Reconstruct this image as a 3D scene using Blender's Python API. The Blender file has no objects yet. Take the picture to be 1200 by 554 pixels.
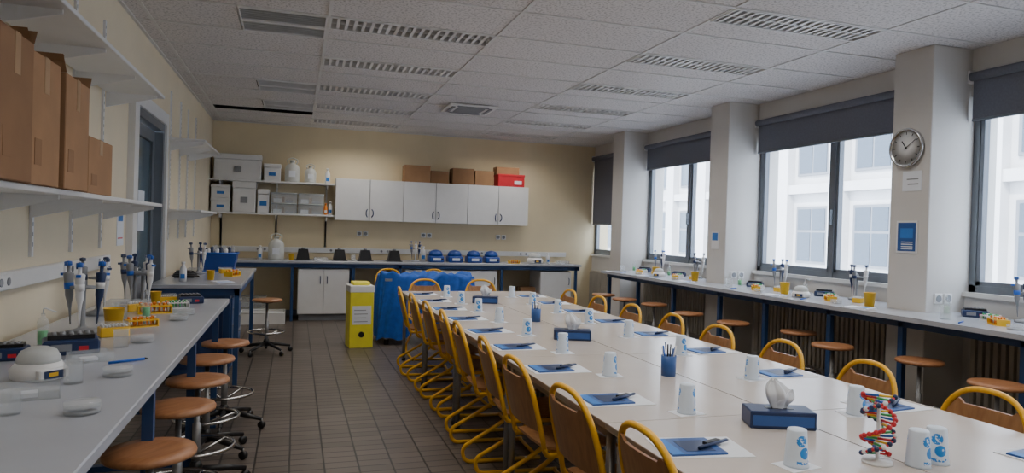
import bpy, bmesh, math, random
from mathutils import Vector, Matrix
random.seed(7)
D=bpy.data; C=bpy.context
# ------------------------------------------------------------ materials
MATS={}
def mat(name,col,rough=.6,metal=0,var=.06,scale=8,bump=0,alpha=1,trans=0,emit=None):
    if name in MATS: return MATS[name]
    m=D.materials.new(name); m.use_nodes=True; nt=m.node_tree; N=nt.nodes; L=nt.links
    b=N['Principled BSDF']
    b.inputs['Roughness'].default_value=rough; b.inputs['Metallic'].default_value=metal
    b.inputs['Alpha'].default_value=alpha; b.inputs['Transmission Weight'].default_value=trans
    tc=N.new('ShaderNodeTexCoord'); n=N.new('ShaderNodeTexNoise'); n.inputs['Scale'].default_value=scale
    n.inputs['Detail'].default_value=4
    L.new(tc.outputs['Object'],n.inputs['Vector'])
    r=N.new('ShaderNodeValToRGB')
    r.color_ramp.elements[0].position=.3; r.color_ramp.elements[1].position=.7
    r.color_ramp.elements[0].color=tuple(max(0,c*(1-var)) for c in col)+(1,)
    r.color_ramp.elements[1].color=tuple(min(1,c*(1+var)) for c in col)+(1,)
    L.new(n.outputs['Fac'],r.inputs['Fac']); L.new(r.outputs['Color'],b.inputs['Base Color'])
    if bump:
        bp=N.new('ShaderNodeBump'); bp.inputs['Strength'].default_value=bump; bp.inputs['Distance'].default_value=.01
        L.new(n.outputs['Fac'],bp.inputs['Height']); L.new(bp.outputs['Normal'],b.inputs['Normal'])
    MATS[name]=m; return m
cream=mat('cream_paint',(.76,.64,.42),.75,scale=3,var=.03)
cream_lit=mat('cream_paint_lit',(.78,.68,.50),.75,scale=3,var=.03)  # wall cream again, left wall's brighter lighting put into the colour
greywhite=mat('column_paint',(.62,.60,.57),.7,scale=3,var=.03)
white=mat('white_laminate',(.76,.76,.75),.35,var=.02)
whitep=mat('white_plastic',(.78,.78,.78),.4,var=.02)
benchtop=mat('bench_laminate',(.43,.45,.50),.2,scale=3,var=.03)
tabletop=mat('table_laminate',(.56,.50,.45),.22,scale=4,var=.03)
edgem=mat('table_edge',(.22,.18,.15),.5)
blue_st=mat('blue_steel',(.02,.06,.17),.4)
blue_dk=mat('navy_plastic',(.012,.03,.10),.4)
blue_br=mat('bright_blue',(.01,.11,.52),.45)
book=mat('booklet_blue',(.025,.09,.30),.4)
cfblue=mat('centrifuge_blue',(.012,.06,.30),.4)
blue_cl=mat('blue_cloth',(.006,.09,.44),.7,scale=20,var=.15)
yellow=mat('yellow_tube',(.80,.42,.015),.3)
yellowp=mat('yellow_plastic',(.88,.52,.02),.4)
yellowb=mat('yellow_carton',(.85,.76,.06),.5)
orange=mat('orange_plastic',(.85,.25,.02),.4)
green=mat('green_plastic',(.05,.45,.12),.4)
redp=mat('red_plastic',(.6,.02,.03),.4)
black=mat('black_plastic',(.012,.012,.014),.4)
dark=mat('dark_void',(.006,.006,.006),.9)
chrome=mat('chrome',(.55,.55,.55),.2,1)
steel=mat('grey_steel',(.3,.3,.3),.4,.7)
greypl=mat('grey_plastic',(.25,.26,.28),.5)
card=mat('cardboard',(.34,.185,.09),.85,scale=5,var=.12)
cardd=mat('cardboard_dark',(.25,.13,.06),.85,scale=5,var=.12)
tape=mat('parcel_tape',(.36,.22,.11),.35)
paper=mat('paper',(.74,.77,.82),.7,var=.02)
alu=mat('window_aluminium',(.17,.19,.22),.4,.3)
blind=mat('blind_fabric',(.17,.18,.225),.85,scale=60,var=.08)
blindm=mat('louver_white',(.72,.71,.70),.4)
tbar=mat('t_bar',(.66,.65,.63),.5)
refl=mat('louver_inner',(.10,.10,.095),.5)
facm=mat('facade_stone',(.43,.42,.42),.8,scale=1,var=.06)
facg=mat('facade_glass',(.035,.05,.07),.2)
facd=mat('facade_panel',(.13,.135,.15),.6)
doorg=mat('door_glazing',(.10,.15,.19),.12)
clearp=mat('clear_plastic',(.78,.82,.85),.12,alpha=.22)
frost=mat('frosted_plastic',(.7,.72,.7),.4,alpha=.7)
radm=mat('radiator_enamel',(.42,.38,.32),.5)
blinds_lbl=mat('label_blue',(.03,.18,.55),.5)

def wood(name,c1,c2,scale=6,axis='X'):
    m=D.materials.new(name); m.use_nodes=True; nt=m.node_tree; N=nt.nodes; L=nt.links
    b=N['Principled BSDF']; b.inputs['Roughness'].default_value=.38
    tc=N.new('ShaderNodeTexCoord'); mp=N.new('ShaderNodeMapping'); mp.inputs['Scale'].default_value=(1,8,8) if axis=='X' else (8,8,1)
    n=N.new('ShaderNodeTexNoise'); n.inputs['Scale'].default_value=scale; n.inputs['Detail'].default_value=5
    r=N.new('ShaderNodeValToRGB'); r.color_ramp.elements[0].position=.3; r.color_ramp.elements[1].position=.7
    r.color_ramp.elements[0].color=c1+(1,); r.color_ramp.elements[1].color=c2+(1,)
    L.new(tc.outputs['Object'],mp.inputs['Vector']); L.new(mp.outputs['Vector'],n.inputs['Vector'])
    L.new(n.outputs['Fac'],r.inputs['Fac']); L.new(r.outputs['Color'],b.inputs['Base Color'])
    return m
woodm=wood('beech_plywood',(.32,.14,.05),(.45,.22,.085),axis='Z')
woods=wood('stool_wood',(.30,.12,.05),(.43,.20,.085))

def tile_floor():
    m=D.materials.new('floor_tiles'); m.use_nodes=True; nt=m.node_tree; N=nt.nodes; L=nt.links
    b=N['Principled BSDF']
    tc=N.new('ShaderNodeTexCoord'); br=N.new('ShaderNodeTexBrick'); br.offset=0; br.squash=1
    br.inputs['Scale'].default_value=1; br.inputs['Brick Width'].default_value=.2; br.inputs['Row Height'].default_value=.1
    br.inputs['Mortar Size'].default_value=.006; br.inputs['Mortar Smooth'].default_value=.2
    br.inputs['Color1'].default_value=(.11,.088,.072,1); br.inputs['Color2'].default_value=(.155,.125,.104,1); br.inputs['Mortar'].default_value=(.02,.016,.013,1)
    L.new(tc.outputs['Object'],br.inputs['Vector'])
    n=N.new('ShaderNodeTexNoise'); n.inputs['Scale'].default_value=1.5; L.new(tc.outputs['Object'],n.inputs['Vector'])
    mx=N.new('ShaderNodeMix'); mx.data_type='RGBA'; mx.blend_type='MULTIPLY'; mx.inputs[0].default_value=.25
    L.new(br.outputs['Color'],mx.inputs[6]); L.new(n.outputs['Fac'],mx.inputs[7]); L.new(mx.outputs[2],b.inputs['Base Color'])
    b.inputs['Roughness'].default_value=.38
    bp=N.new('ShaderNodeBump'); bp.invert=True; bp.inputs['Strength'].default_value=.4; bp.inputs['Distance'].default_value=.004
    L.new(br.outputs['Fac'],bp.inputs['Height']); L.new(bp.outputs['Normal'],b.inputs['Normal'])
    return m
floorm=tile_floor()
def ceil_mat():
    m=D.materials.new('mineral_ceiling_tile'); m.use_nodes=True; nt=m.node_tree; N=nt.nodes; L=nt.links
    b=N['Principled BSDF']; b.inputs['Roughness'].default_value=.9
    tc=N.new('ShaderNodeTexCoord'); n=N.new('ShaderNodeTexNoise'); n.inputs['Scale'].default_value=55; n.inputs['Detail'].default_value=3
    r=N.new('ShaderNodeValToRGB'); r.color_ramp.elements[0].position=.36; r.color_ramp.elements[1].position=.5
    r.color_ramp.elements[0].color=(.44,.42,.41,1); r.color_ramp.elements[1].color=(.72,.69,.68,1)
    L.new(tc.outputs['Object'],n.inputs['Vector']); L.new(n.outputs['Fac'],r.inputs['Fac']); L.new(r.outputs['Color'],b.inputs['Base Color'])
    return m
ceilm=ceil_mat()
def glass_mat():
    m=D.materials.new('window_glass'); m.use_nodes=True; nt=m.node_tree; N=nt.nodes; L=nt.links
    N.remove(N['Principled BSDF']); o=N['Material Output']
    t=N.new('ShaderNodeBsdfTransparent'); t.inputs[0].default_value=(.93,.95,.97,1)
    g=N.new('ShaderNodeBsdfGlossy'); g.inputs['Roughness'].default_value=.03; mx=N.new('ShaderNodeMixShader'); mx.inputs[0].default_value=.05
    L.new(t.outputs[0],mx.inputs[1]); L.new(g.outputs[0],mx.inputs[2]); L.new(mx.outputs[0],o.inputs[0]); return m
glassm=glass_mat()
def cup_mat():
    m=D.materials.new('printed_cup'); m.use_nodes=True; nt=m.node_tree; N=nt.nodes; L=nt.links
    b=N['Principled BSDF']; b.inputs['Roughness'].default_value=.4
    tc=N.new('ShaderNodeTexCoord')
    def dist(p):
        d=N.new('ShaderNodeVectorMath'); d.operation='DISTANCE'; d.inputs[1].default_value=p; L.new(tc.outputs['Object'],d.inputs[0]); return d.outputs['Value']
    def math_(op,a,bv):
        x=N.new('ShaderNodeMath'); x.operation=op
        for i,v in enumerate((a,bv)):
            if isinstance(v,(int,float)): x.inputs[i].default_value=v
            else: L.new(v,x.inputs[i])
        return x.outputs[0]
    sep=N.new('ShaderNodeSeparateXYZ'); L.new(tc.outputs['Object'],sep.inputs[0])
    w=N.new('ShaderNodeTexNoise'); w.inputs['Scale'].default_value=130; L.new(tc.outputs['Object'],w.inputs['Vector'])
    tx=math_('GREATER_THAN',w.outputs['Fac'],.42)
    mask=0
    for sgn in (-1,1):
        a=math_('LESS_THAN',dist((.004,sgn*.036,.046)),.018)
        a=math_('MULTIPLY',a,math_('GREATER_THAN',dist((.012,sgn*.036,.05)),.006))
        c=math_('MULTIPLY',math_('LESS_THAN',dist((-.006,sgn*.03,.082)),.017),tx)
        a=math_('MAXIMUM',a,c)
        mask=math_('MAXIMUM',mask,a) if mask else a
    t=math_('GREATER_THAN',w.outputs['Fac'],.5)
    z=math_('MULTIPLY',math_('GREATER_THAN',sep.outputs[2],.012),math_('LESS_THAN',sep.outputs[2],.022))
    t=math_('MULTIPLY',t,z); t=math_('MULTIPLY',t,math_('LESS_THAN',math_('ABSOLUTE',sep.outputs[0],0),.022))
    mask=math_('MAXIMUM',mask,t)
    mx=N.new('ShaderNodeMix'); mx.data_type='RGBA'; L.new(mask,mx.inputs[0]); mx.inputs[6].default_value=(.66,.74,.84,1); mx.inputs[7].default_value=(.015,.22,.62,1)
    L.new(mx.outputs[2],b.inputs['Base Color']); return m
cupm=cup_mat()

# ------------------------------------------------------------ mesh builder
def fillet(pts,r,seg=6):
    pts=[Vector(p) for p in pts]; out=[pts[0]]
    for i in range(1,len(pts)-1):
        p=pts[i]; a=(pts[i-1]-p); b=(pts[i+1]-p); rr=min(r,a.length*.49,b.length*.49)
        A=p+a.normalized()*rr; B_=p+b.normalized()*rr
        for k in range(seg+1):
            t=k/seg; out.append(A*(1-t)**2+p*2*t*(1-t)+B_*t*t)
    out.append(pts[-1]); return out
class MB:
    def __init__(s): s.v=[]; s.f=[]; s.m=[]; s.sm=[]; s.mats=[]
    def mi(s,m):
        if m not in s.mats: s.mats.append(m)
        return s.mats.index(m)
    def add(s,vs,fs,m,smooth=False,M=None):
        o=len(s.v); i=s.mi(m)
        for v in vs:
            v=Vector(v)
            if M is not None: v=M@v
            s.v.append(tuple(v))
        for f in fs: s.f.append(tuple(o+k for k in f)); s.m.append(i); s.sm.append(smooth)
        return s
    def box(s,x0,x1,y0,y1,z0,z1,m,M=None,bev=0):
        if bev<=0:
            vs=[(x,y,z) for x in(x0,x1) for y in(y0,y1) for z in(z0,z1)]
            return s.add(vs,[(0,1,3,2),(4,6,7,5),(0,4,5,1),(2,3,7,6),(0,2,6,4),(1,5,7,3)],m,False,M)
        bm=bmesh.new(); bmesh.ops.create_cube(bm,size=1)
        bmesh.ops.scale(bm,vec=(x1-x0,y1-y0,z1-z0),verts=bm.verts)
        bmesh.ops.translate(bm,vec=((x0+x1)/2,(y0+y1)/2,(z0+z1)/2),verts=bm.verts)
        bmesh.ops.bevel(bm,geom=list(bm.edges),offset=bev,segments=3 if bev>.008 else 1,affect='EDGES',profile=.5)
        bm.verts.index_update(); vs=[tuple(v.co) for v in bm.verts]; fs=[tuple(v.index for v in f.verts) for f in bm.faces]; bm.free()
        return s.add(vs,fs,m,bev>.008,M)
    def lathe(s,prof,m,seg=20,M=None,c=(0,0,0),smooth=True):
        vs=[];fs=[]
        for r,z in prof:
            for k in range(seg):
                a=2*math.pi*k/seg; vs.append((c[0]+r*math.cos(a),c[1]+r*math.sin(a),c[2]+z))
        for i in range(len(prof)-1):
            for k in range(seg):
                k2=(k+1)%seg; fs.append((i*seg+k,i*seg+k2,(i+1)*seg+k2,(i+1)*seg+k))
        s.add(vs,fs,m,smooth,M)
        n=len(prof)
        caps=[]
        if prof[0][0]>1e-4: caps.append(tuple(reversed(range(seg))))
        if prof[-1][0]>1e-4: caps.append(tuple((n-1)*seg+k for k in range(seg)))
        if caps:
            o=len(s.v)-len(vs)
            for cp in caps: s.f.append(tuple(o+k for k in cp)); s.m.append(s.mi(m)); s.sm.append(False)
        return s
    def tube(s,pts,r,m,seg=8,closed=False,M=None):
        pts=[Vector(p) for p in pts]; n=len(pts); vs=[];fs=[]
        rad=r if isinstance(r,(list,tuple)) else [r]*n
        T=[]
        for i in range(n):
            if closed: t=pts[(i+1)%n]-pts[i-1]
            else: t=pts[min(i+1,n-1)]-pts[max(i-1,0)]
            T.append(t.normalized())
        u=T[0].orthogonal().normalized()
        for i in range(n):
            u=(u-T[i]*u.dot(T[i])).normalized(); w=T[i].cross(u)
            for k in range(seg):
                a=2*math.pi*k/seg; vs.append(tuple(pts[i]+(u*math.cos(a)+w*math.sin(a))*rad[i]))
        rng=n if closed else n-1
        for i in range(rng):
            j=(i+1)%n
            for k in range(seg):
                k2=(k+1)%seg; fs.append((i*seg+k,i*seg+k2,j*seg+k2,j*seg+k))
        if not closed:
            fs.append(tuple(reversed(range(seg)))); fs.append(tuple((n-1)*seg+k for k in range(seg)))
        return s.add(vs,fs,m,True,M)
    def grid(s,fn,nu,nv,m,smooth=True,M=None):
        vs=[fn(i/nu,j/nv) for i in range(nu+1) for j in range(nv+1)]
        fs=[(i*(nv+1)+j,(i+1)*(nv+1)+j,(i+1)*(nv+1)+j+1,i*(nv+1)+j+1) for i in range(nu) for j in range(nv)]
        return s.add(vs,fs,m,smooth,M)
    def mesh(s,name):
        me=D.meshes.new(name); me.from_pydata(s.v,[],s.f)
        for m in s.mats: me.materials.append(m)
        me.polygons.foreach_set('material_index',s.m); me.polygons.foreach_set('use_smooth',s.sm)
        me.update()
        bm=bmesh.new(); bm.from_mesh(me); bmesh.ops.recalc_face_normals(bm,faces=bm.faces); bm.to_mesh(me); bm.free()
        return me
    def obj(s,name,loc=(0,0,0),rz=0): return put(s.mesh(name),name,loc,rz)
def put(me,name,loc=(0,0,0),rz=0,sc=1):
    o=D.objects.new(name,me); o.location=loc; o.rotation_euler=(0,0,rz); o.scale=(sc,)*3
    C.collection.objects.link(o); return o
def T(x,y,z,rz=0,rx=0,ry=0): return Matrix.Translation((x,y,z))@Matrix.Rotation(rz,4,'Z')@Matrix.Rotation(rx,4,'X')@Matrix.Rotation(ry,4,'Y')

# ------------------------------------------------------------ dimensions
XL=-1.24; XW=5.12; YB=11.4; YF=-4.0; H=3.0; BZ=.90; TZ=.75
MB().box(XL-.2,XW+.3,YF-.2,YB+.2,-.15,0,floorm).obj('floor')
MB().box(XL-.2,XW+.3,YB,YB+.2,0,H+.4,cream).obj('wall_back')
MB().box(XL-.2,XW+.3,YF-.2,YF,0,H+.4,cream).obj('wall_front')
b=MB(); b.box(XL-.2,XL,YF,6.05,0,H+.4,cream_lit); b.box(XL-.2,XL,7.25,YB,0,H+.4,cream_lit); b.box(XL-.2,XL,6.05,7.25,2.35,H+.4,cream_lit); b.obj('wall_left')
cols=[-3.8,-1.15,1.5,4.15,6.8,9.45]
b=MB(); b.box(XW,XW+.3,YF,YB,0,1.06,greywhite); b.box(XW,XW+.3,YF,YB,2.62,H+.4,greywhite)
b.box(XW-.03,XW+.02,YF,YB,1.03,1.065,white)
b.obj('wall_right')
for y in cols:
    b=MB(); b.box(4.72,XW+.3,y,y+.37,0,H,greywhite,bev=.006); b.obj('column')
b=MB(); b.box(XL-.2,XW+.3,YF-.2,YB+.2,H+.4,H+.6,white); b.obj('ceiling_slab')
for nm,bx in (('baseboard_left',(XL,XL+.015,YF,6.0,0,.09)),('baseboard_back',(XL,XW,YB-.015,YB,0,.09)),('baseboard_right',(XW-.015,XW,YF,YB,0,.09))):
    MB().box(*bx,greypl).obj(nm)
# ------------------------------------------------------------ ceiling with recesses
xlines=[XL,-1.1,.2,1.5,2.8,4.1,XW+.28]
y0=5.3-.65*14; ylines=[y0+.65*k for k in range(25)]
ylines=[YF]+[y for y in ylines if YF<y<YB]+[YB]
lights=[];grilles=[]
for n in range(-6,5): lights+= [(.2,5.3+1.3*n),(2.8,5.3+1.3*n)]
grilles=[(-.45,5.3),(-.45,7.9),(-.45,9.2),(-.45,2.7)]
gap=(-1.1,9.85)
b=MB(); zc=H
def crect(x0,x1,y0,y1):
    if x1-x0>1e-4 and y1-y0>1e-4: b.add([(x0,y0,zc),(x1,y0,zc),(x1,y1,zc),(x0,y1,zc)],[(0,3,2,1)],ceilm)
for i in range(len(xlines)-1):
    for j in range(len(ylines)-1):
        xa,xb=xlines[i],xlines[i+1]; ya,yb=ylines[j],ylines[j+1]
        if any(abs(xa-l[0])<.02 and abs(ya-l[1])<.02 for l in lights): crect(xa,xb,ya+.32,yb)
        elif any(abs(xb-(l[0]+.65))<.02 and abs(ya-l[1])<.02 for l in grilles): crect(xa,xb-.65,ya,yb); crect(xb-.65,xb,ya+.64,yb)
        elif abs(xa-gap[0])<.02 and abs(ya-gap[1])<.02: crect(xa,xb,ya+.34,yb)
        else: crect(xa,xb,ya,yb)
b.obj('ceiling')
b=MB()
for x in xlines[1:-1]: b.box(x-.012,x+.012,YF,YB,H-.006,H+.03,tbar)
for y in ylines[1:-1]: b.box(XL,XW,y-.012,y+.012,H-.008,H+.03,tbar)
b.box(XL,XL+.025,YF,YB,H-.012,H,tbar); b.box(XL,XW,YB-.025,YB,H-.012,H,tbar)
b.obj('ceiling_grid')
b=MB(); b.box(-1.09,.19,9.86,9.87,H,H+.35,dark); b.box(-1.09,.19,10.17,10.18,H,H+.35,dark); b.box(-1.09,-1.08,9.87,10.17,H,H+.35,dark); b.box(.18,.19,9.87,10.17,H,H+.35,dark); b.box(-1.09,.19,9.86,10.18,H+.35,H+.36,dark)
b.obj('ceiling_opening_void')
b=MB(); L_,W_=1.28,.31
b.box(0,L_,0,W_,.11,.12,refl); b.box(0,L_,0,.012,-.012,.11,blindm); b.box(0,L_,W_-.012,W_,-.012,.11,blindm)
b.box(0,.012,.012,W_-.012,-.012,.11,blindm); b.box(L_-.012,L_,.012,W_-.012,-.012,.11,blindm)
n=20
for k in range(1,n):
    x=L_*k/n
    b.add([(x-.012,.012,-.006),(x+.012,.012,-.006),(x,.012,.035),(x-.012,W_-.012,-.006),(x+.012,W_-.012,-.006),(x,W_-.012,.035)],[(0,1,2),(3,5,4),(0,3,4,1),(1,4,5,2),(0,2,5,3)],blindm)
b.box(0,L_,W_/2-.006,W_/2+.006,-.006,.035,blindm)
b.tube([(.04,.08,.075),(L_-.04,.08,.075)],.013,whitep); b.tube([(.04,.23,.075),(L_-.04,.23,.075)],.013,whitep)
lm=b.mesh('louvre_ceiling_light')
for x,y in lights:
    if YF+.3<y<YB-.3:
        put(lm,'louvre_ceiling_light',(x+.01,y+.005,H))
        l=D.lights.new('louvre_fill_light','AREA'); l.shape='RECTANGLE'; l.size=1.2; l.size_y=.26; l.energy=9.5; l.spread=math.radians(138); l.color=(1,.95,.88)  # fill light added below each louvre to brighten the interior
        o=D.objects.new('louvre_fill_light',l); C.collection.objects.link(o); o.location=(x+.65,y+.16,H-.03)
b=MB(); b.box(0,.63,0,.62,.05,.06,dark)
for k in range(12):
    y=.02+k*.05
    if k==6: continue
    b.add([(0,y,-.008),(.63,y,-.008),(.63,y+.026,.02),(0,y+.026,.02),(0,y,-.012),(.63,y,-.012),(.63,y+.03,.018),(0,y+.03,.018)],[(0,1,2,3),(4,7,6,5),(0,4,5,1),(3,2,6,7)],blindm)
b.box(0,.63,0,.012,-.012,.05,blindm); b.box(0,.63,.61,.622,-.012,.05,blindm); b.box(0,.012,0,.62,-.012,.05,blindm); b.box(.618,.63,0,.62,-.012,.05,blindm); b.box(0,.63,.30,.345,-.014,.02,blindm)
gm=b.mesh('ceiling_vent_grille')
for x,y in grilles: put(gm,'ceiling_vent_grille',(x+.01,y+.01,H))
b=MB(); b.box(-.31,.31,-.31,.31,-.02,0,white,bev=.006)
for s_ in (-1,1):
    b.box(-.2,.2,s_*.24-.02,s_*.24+.02,-.03,-.019,greypl); b.box(s_*.24-.02,s_*.24+.02,-.2,.2,-.03,-.019,greypl)
for k in range(12): b.box(-.17,.17,-.17+k*.03,-.155+k*.03,-.028,-.019,greypl)
b.obj('ceiling_air_conditioner',(2.08,8.6,H-.01))

# ------------------------------------------------------------ windows
bays=[]
for i,y in enumerate(cols):
    ys=y+.37; ye=cols[i+1] if i+1<len(cols) else YB
    bays.append((ys,ye))
for i,(a,e) in enumerate(bays):
    b=MB(); z0,z1=1.065,2.62; x0,x1=XW+.04,XW+.11; t=.055
    b.box(x0,x1,a,e,z0,z0+t,alu); b.box(x0,x1,a,e,z1-t,z1,alu); b.box(x0,x1,a,a+t,z0,z1,alu); b.box(x0,x1,e-t,e,z0,z1,alu)
    mid=(a+e)/2-.02
    b.box(x0-.01,x1,mid-.03,mid+.03,z0,z1,alu)
    for p,q in ((a+t,mid-.03),(mid+.03,e-t)):
        s_=.035
        for bb in ((p,q,z0+t,z0+t+s_),(p,q,z1-t-s_,z1-t),(p,p+s_,z0+t,z1-t),(q-s_,q,z0+t,z1-t)):
            b.box(x0+.005,x1-.01,bb[0],bb[1],bb[2],bb[3],alu)
    b.box(x0+.035,x0+.041,a+t,e-t,z0+t,z1-t,glassm)
    b.box(x0-.04,x0,mid-.012,mid+.012,1.6,1.75,alu)
    b.obj('window_%d'%(i+1))
    b=MB(); zb=2.43 if i<5 else 1.6
    b.box(XW-.02,XW-.012,a+.03,e-.03,zb,2.78,blind); b.tube([(XW-.04,a+.03,2.77),(XW-.04,e-.03,2.77)],.035,blind,12); b.tube([(XW-.016,a+.03,zb),(XW-.016,e-.03,zb)],.012,alu,8)
    b.box(XW-.06,XW,a+.01,a+.03,2.72,2.82,whitep); b.box(XW-.06,XW,e-.03,e-.01,2.72,2.82,whitep)
    b.obj('roller_blind')
    b=MB()
    n=int((e-a-.3)/.06)
    b.box(XW-.08,XW-.02,a+.15,e-.15,.15,.78,radm)
    for k in range(n): b.box(XW-.12,XW-.08,a+.16+k*.06,a+.195+k*.06,.17,.76,radm)
    b.tube([(XW-.06,a+.2,.0),(XW-.06,a+.2,.16)],.015,radm); b.tube([(XW-.06,e-.2,.0),(XW-.06,e-.2,.16)],.015,radm)
    b.obj('radiator')

b=MB(); x=XL
b.box(x-.12,x+.03,6.05,6.12,0,2.35,alu); b.box(x-.12,x+.03,7.18,7.25,0,2.35,alu); b.box(x-.12,x+.03,6.12,7.18,2.28,2.35,alu)
b.box(x-.09,x-.04,6.13,7.17,0,.95,greypl); b.box(x-.09,x-.04,6.13,6.23,.95,2.27,alu); b.box(x-.09,x-.04,7.07,7.17,.95,2.27,alu); b.box(x-.09,x-.04,6.23,7.07,2.17,2.27,alu)
b.box(x-.07,x-.06,6.23,7.07,.95,2.17,doorg); b.tube([(x-.04,6.2,1.05),(x+.02,6.2,1.05),(x+.02,6.32,1.05)],.01,chrome)
b.box(x-.058,x-.055,6.6,6.85,1.35,1.7,paper)
b.obj('door_1')
b=MB(); b.box(XL-.02,XL+.05,5.9,6.05,0,2.46,white); b.box(XL-.02,XL+.05,7.25,7.35,0,2.46,white); b.box(XL-.02,XL+.05,6.05,7.25,2.35,2.46,white); b.obj('trim_door')

# ------------------------------------------------------------ outside
b=MB(); fx=19
b.box(fx,fx+3,-25,75,-14,24,facm)
for j in range(-8,26):
    y=j*2.9
    b.box(fx-.35,fx,y-.35,y+.35,-14,24,facm)
    for zz in (-9.6,-6.2,-2.8,.6,4.0,7.4,10.8):
        b.box(fx-.08,fx-.02,y+.65,y+2.30,zz-.1,zz+2.1,facd)
        for q in (0,1):
            b.box(fx-.10,fx-.08,y+.75+q*.76,y+1.43+q*.76,zz,zz+1.1,facg); b.box(fx-.10,fx-.08,y+.75+q*.76,y+1.43+q*.76,zz+1.2,zz+2.0,facg)
for zz in (-7,-3.6,-.2,3.2,6.6,10): b.box(fx-.3,fx,-25,75,zz,zz+.35,facm)
b.obj('opposite_building')
MB().box(5.6,fx,-25,75,-14.2,-14,facd).obj('courtyard_ground')

# ------------------------------------------------------------ left bench
b=MB(); b.box(XL+.045,-.44,-2.5,5.3,BZ-.035,BZ,benchtop,bev=.004)
b.box(-.54,-.50,-2.45,5.25,BZ-.085,BZ-.036,blue_st); b.box(-1.18,-1.14,-2.45,5.25,BZ-.085,BZ-.036,blue_st)
for y in (-2.3,-1,.4,1.7,2.9,4.05,5.2):
    for xx in (-.54,-1.18): b.box(xx,xx+.04,y,y+.04,0,BZ-.05,blue_st)
    b.box(-1.16,-.54,y,y+.04,BZ-.085,BZ-.045,blue_st); b.box(-1.16,-.54,y,y+.04,.12,.15,blue_st)
b.obj('lab_bench')
b=MB(); b.box(XL+.06,-.44,6.45,8.85,BZ-.035,BZ,benchtop,bev=.004)
for y in (6.5,8.75):
    for xx in (-.50,-1.18): b.box(xx,xx+.04,y,y+.04,0,BZ-.05,blue_st)
    b.box(-1.18,-.46,y,y+.03,BZ-.1,BZ-.036,blue_st)
b.box(-.50,-.46,6.5,8.78,BZ-.1,BZ-.036,blue_st)
b.obj('lab_bench')
b=MB(); b.box(-1.1,-.54,6.62,7.75,.09,.80,blue_st,bev=.006)
for k in range(3):
    b.box(-.54,-.525,6.66+k*.36,6.98+k*.36,.14,.76,blue_st,bev=.004)
    for q in range(4): b.box(-.525,-.512,6.70+k*.36,6.94+k*.36,.2+q*.15,.215+q*.15,greypl)
b.box(-1.05,-.6,6.61,6.62,.14,.76,blue_dk)
for xx in (-1.05,-.6):
    for yy in (6.7,7.68): b.lathe([(.0,0),(.03,.01),(.03,.07),(.01,.09)],black,10,c=(xx,yy,0))
b.obj('rolling_drawer_cabinet')
b=MB(); b.box(XL+.001,XL+.04,-2.5,5.3,1.12,1.2,white,bev=.003)
for y in (1.2,2.6,3.4,4.3,5.0): b.box(XL+.04,XL+.05,y,y+.16,1.13,1.19,whitep); b.lathe([(.018,0),(.018,.004)],greypl,10,M=T(XL+.05,y+.04,1.16,0,0,math.pi/2)); b.lathe([(.018,0),(.018,.004)],greypl,10,M=T(XL+.05,y+.12,1.16,0,0,math.pi/2))
b.obj('cable_trunking')
def shelf(nm,y0,y1,z,depth=.35,rails=True):
    b=MB(); b.box(XL+.016,XL+depth,y0,y1,z-.022,z,white,bev=.003)
    n=max(2,int((y1-y0)/.62)+1)
    for k in range(n):
        y=y0+.12+(y1-y0-.24)*k/(n-1)
        b.add([(XL+.016,y,z-.022),(XL+depth-.03,y,z-.022),(XL+depth-.03,y,z-.04),(XL+.016,y,z-.12),(XL+.016,y+.014,z-.022),(XL+depth-.03,y+.014,z-.022),(XL+depth-.03,y+.014,z-.04),(XL+.016,y+.014,z-.12)],
              [(0,1,2,3),(7,6,5,4),(0,4,5,1),(2,6,7,3),(1,5,6,2),(0,3,7,4)],whitep)
    return b.obj(nm)
shelf('wall_shelf',-1.5,5.3,1.56); shelf('wall_shelf',-1.5,5.3,2.31)
shelf('wall_shelf',7.55,9.0,2.27); shelf('wall_shelf',7.55,9.0,1.56,.33)
b=MB()
for y in [.8+.62*k for k in range(8)]+[7.68,8.3,8.85,9.5]:
    b.box(XL,XL+.014,y,y+.028,1.25,2.75,whitep)
    for z in [1.3+.05*q for q in range(29)]: b.box(XL+.0141,XL+.0146,y+.009,y+.019,z,z+.02,greypl)
b.obj('shelf_upright_rails')

# ------------------------------------------------------------ boxes
def carton(name,x,y,z,sx,sy,sz,rz=0,m=card,flap=False):
    b=MB(); b.box(-sx/2,sx/2,-sy/2,sy/2,0,sz,m,bev=.003)
    b.box(-sx/2-.001,sx/2+.001,-.025,.025,sz-.001,sz+.001,tape); 
    for s_ in(-1,1): b.box(s_*sx/2-.001,s_*sx/2+.001,-.025,.025,sz*.72,sz+.001,tape)
    b.box(-sx/2+.02,sx/2-.02,.001,.004,sz,sz+.002,cardd)
    for s_ in (-1,1): b.box(s_*sx/2-.0015,s_*sx/2+.0015,-sy*.38,-sy*.15,sz*.15,sz*.35,cardd)
    if flap:
        b.grid(lambda u,v:(-sx/2+u*sx,-sy/2-.05*v,sz+.06*v),2,2,m); b.grid(lambda u,v:(-sx/2+u*sx,sy/2+.03*v,sz+.05*v),2,2,m)
    return b.obj(name,(x,y,z+.001),rz)
carton('cardboard_box',-1.03,2.20,1.56,.36,.34,.44); carton('cardboard_box',-1.03,2.56,1.56,.35,.30,.47,.02,cardd,True)
carton('cardboard_box',-1.04,2.89,1.56,.34,.28,.46,-.02,card,True); carton('cardboard_box',-1.03,3.24,1.56,.33,.34,.45,.02,card,True)
carton('cardboard_box',-1.05,3.75,1.56,.30,.42,.26)
carton('cardboard_box',-1.06,1.6,1.56,.3,.5,.35)
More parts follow.
